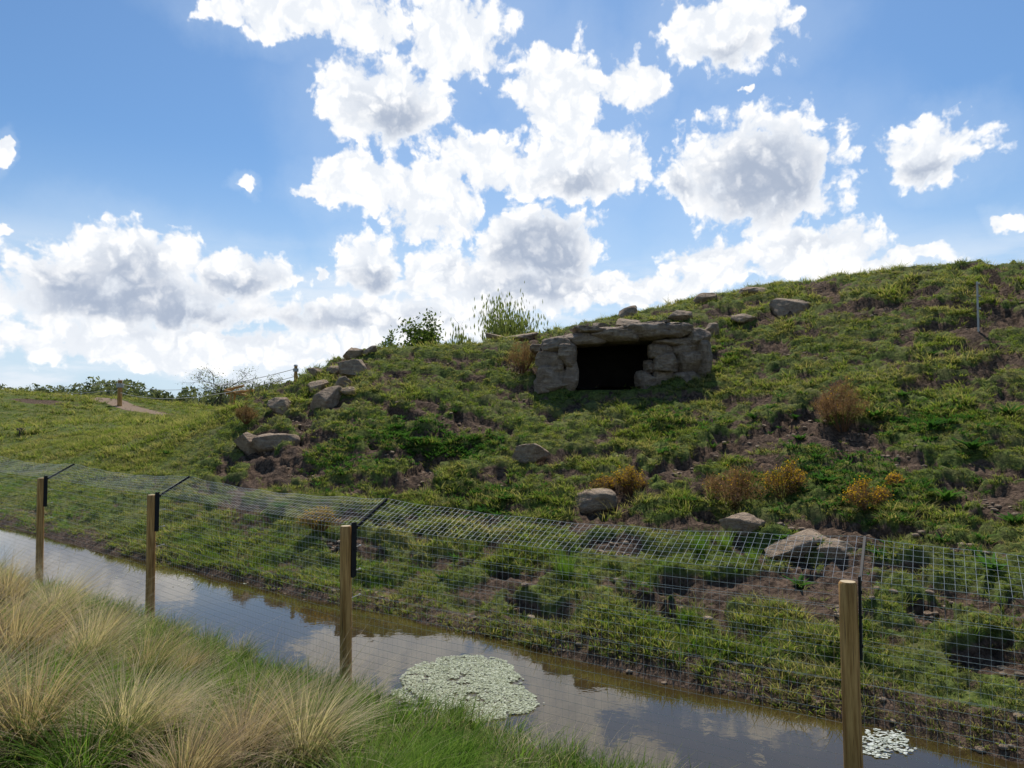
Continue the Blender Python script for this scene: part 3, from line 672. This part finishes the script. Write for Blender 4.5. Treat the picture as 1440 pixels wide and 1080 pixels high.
z_=V[:,2]; V=V*np.array([5*s,5*s,8*s])*(1-.25*z_)[:,None]; g.add(V+[0,0,5*s],Fs); g.tube((0,0,0),(-6*s,0,10*s),2*s,1*s,6)
o=g.obj('tree_stump',[m_bark],True); o.location=p
# ---------------------------------------------------------------- camera
cd=bpy.data.cameras.new('camera'); cam=bpy.data.objects.new('camera',cd); link(cam); scene.camera=cam
cd.sensor_width=36; cd.lens=25; cd.clip_end=5000; cd.clip_start=.05
cam.location=(0,0,CZ); cam.rotation_euler=(math.pi/2+PITCH,0,0)
# ---------------------------------------------------------------- sun + world
EL=math.radians(57); AZ=math.radians(5)
sd=Vector((math.sin(AZ)*math.cos(EL),math.cos(AZ)*math.cos(EL),math.sin(EL)))
sl=bpy.data.lights.new('sun','SUN'); sl.energy=5.0; sl.angle=math.radians(.5); sl.color=(1,.95,.87)
so=bpy.data.objects.new('sun',sl); link(so); so.rotation_euler=(-sd).to_track_quat('-Z','Y').to_euler()
w=bpy.data.worlds.new('World'); scene.world=w; w.use_nodes=True; nt=w.node_tree; nt.nodes.clear()
w.cycles.sampling_method='MANUAL'; w.cycles.sample_map_resolution=256
def azel(px,py):
    r=ray(px,py); r=r/np.linalg.norm(r); return math.atan2(r[0],r[1]),math.asin(r[2])
CL=[(450,20,150,44),(640,50,95,62),(320,12,45,22),
(545,145,100,86),(500,262,60,44),(605,285,92,62),
(690,228,85,42),(785,135,74,77),(885,118,55,48),(810,230,112,60),
(755,350,100,70),(620,385,65,42),(735,408,190,38),
(1030,40,100,66),(1068,245,130,92),(955,265,35,30),(1310,212,78,46),
(1000,370,70,44),(1140,350,115,46),(1240,372,100,16),(1415,308,22,18),
(522,378,50,50),(450,378,16,12),(175,370,130,58),(80,395,80,50),(335,388,80,36),(180,425,250,48),
(350,265,18,10),(455,270,28,16),(0,208,14,24),(10,325,24,11),(1047,124,11,8),
(540,455,190,38),(250,485,320,34),(880,412,130,30)]
CO=[(762,364,70,38),(1078,264,88,44),(570,172,44,26),(150,404,90,28),(330,406,44,14),(532,398,28,16),(1030,80,46,12),(1318,234,40,12),(812,262,40,14),(300,446,200,14)]
tcn=nd(nt,'ShaderNodeTexCoord').outputs['Generated']; sx=nd(nt,'ShaderNodeSeparateXYZ'); nt.links.new(tcn,sx.inputs[0])
az=mth(nt,'ARCTAN2',sx.outputs[0],sx.outputs[1]); el=mth(nt,'ARCSINE',sx.outputs[2])
cb=nd(nt,'ShaderNodeCombineXYZ'); nt.links.new(az,cb.inputs[0]); nt.links.new(el,cb.inputs[1]); c0=cb.outputs[0]
nz=noise(nt,c0,9,5,.62,1,'2D')
c=vmt(nt,'MULTIPLY_ADD',nz,(.085,.07,0),c0).outputs[0]
def chain(lst,cc,off,k=1.1,sm=.15):
    b=None
    for (px,py,rx,ry) in lst:
        a0,e0=azel(px,py); ra=(azel(px+rx,py)[0]-azel(px-rx,py)[0])/2*k; re=(azel(px,py-ry)[1]-azel(px,py+ry)[1])/2*k
        a0+=off[0]; e0+=off[1]
        v=vmt(nt,'MULTIPLY_ADD',cc,(1/ra,1/re,0),(-a0/ra,-e0/re,0)).outputs[0]
        ln=vmt(nt,'LENGTH',v).outputs['Value']
        b=ln if b is None else mth(nt,'SMOOTH_MIN' if sm else 'MINIMUM',b,ln,sm)
    return mth(nt,'SUBTRACT',1,mth(nt,'MINIMUM',b,2.2))
off=(.0425,.035)
B0=chain(CL,c,off,1.09,.10); K0=chain(CO,c,off,1.75,.35)
f=noise(nt,c0,24,8,.58,0,'2D')
vo=nd(nt,'ShaderNodeTexVoronoi'); vo.voronoi_dimensions='2D'; vo.feature='SMOOTH_F1'; vo.inputs['Scale'].default_value=34; vo.inputs['Detail'].default_value=2; vo.inputs['Roughness'].default_value=.5; vo.inputs['Smoothness'].default_value=.25
nt.links.new(c,vo.inputs['Vector'])
D=mth(nt,'ADD',B0,mth(nt,'MULTIPLY',mth(nt,'SUBTRACT',f,.47),.85))
D=mth(nt,'ADD',D,mth(nt,'MULTIPLY',mth(nt,'SUBTRACT',.42,vo.outputs['Distance']),.38))
sky=nd(nt,'ShaderNodeTexSky',sky_type='NISHITA'); sky.sun_disc=False; sky.sun_elevation=EL; sky.sun_rotation=AZ; sky.air_density=1.0; sky.dust_density=.5; sky.ozone_density=1.8
alpha=mrange(nt,D,-.07,.20)
puff=mth(nt,'ADD',mth(nt,'MULTIPLY',vo.outputs['Distance'],.8),mth(nt,'MULTIPLY',mth(nt,'SUBTRACT',.5,f),.9))
kk_=mth(nt,'ADD',K0,mth(nt,'MULTIPLY',mth(nt,'SUBTRACT',puff,.3),.9))
thick=mth(nt,'MULTIPLY',mrange(nt,kk_,-.15,1.15),mrange(nt,D,.08,.60))
cloudw=mixc(nt,mrange(nt,puff,.25,.85),(10.9,10.9,10.9),(8.6,9.0,9.6))
cloudc=mixc(nt,thick,cloudw,(4.3,5.0,6.3))
skyc=vmt(nt,'MULTIPLY',sky.outputs[0],(.74,1.0,1.19)).outputs[0]
haze=mrange(nt,el,.36,.02,0,.8)
wisp=mth(nt,'MULTIPLY',mrange(nt,noise(nt,vmt(nt,'MULTIPLY',c0,(3,13,1)).outputs[0],1.6,5,.6,0,'2D'),.36,.62),mrange(nt,el,.25,.13))
c1=mixc(nt,haze,skyc,(6.2,7.6,9.1)); c1=mixc(nt,mth(nt,'MULTIPLY',wisp,.8),c1,(8.6,9.1,9.8))
halo=mrange(nt,B0,-.9,.1,0,.16)
c1=mixc(nt,halo,c1,(8.2,9.2,10.2))
cf=mixc(nt,alpha,c1,cloudc)
bg=nd(nt,'ShaderNodeBackground'); bg.inputs[1].default_value=.10; nt.links.new(cf,bg.inputs[0])
wo=nd(nt,'ShaderNodeOutputWorld'); nt.links.new(bg.outputs[0],wo.inputs[0])
scene.view_settings.view_transform='Standard'; scene.view_settings.look='None'; scene.view_settings.exposure=0
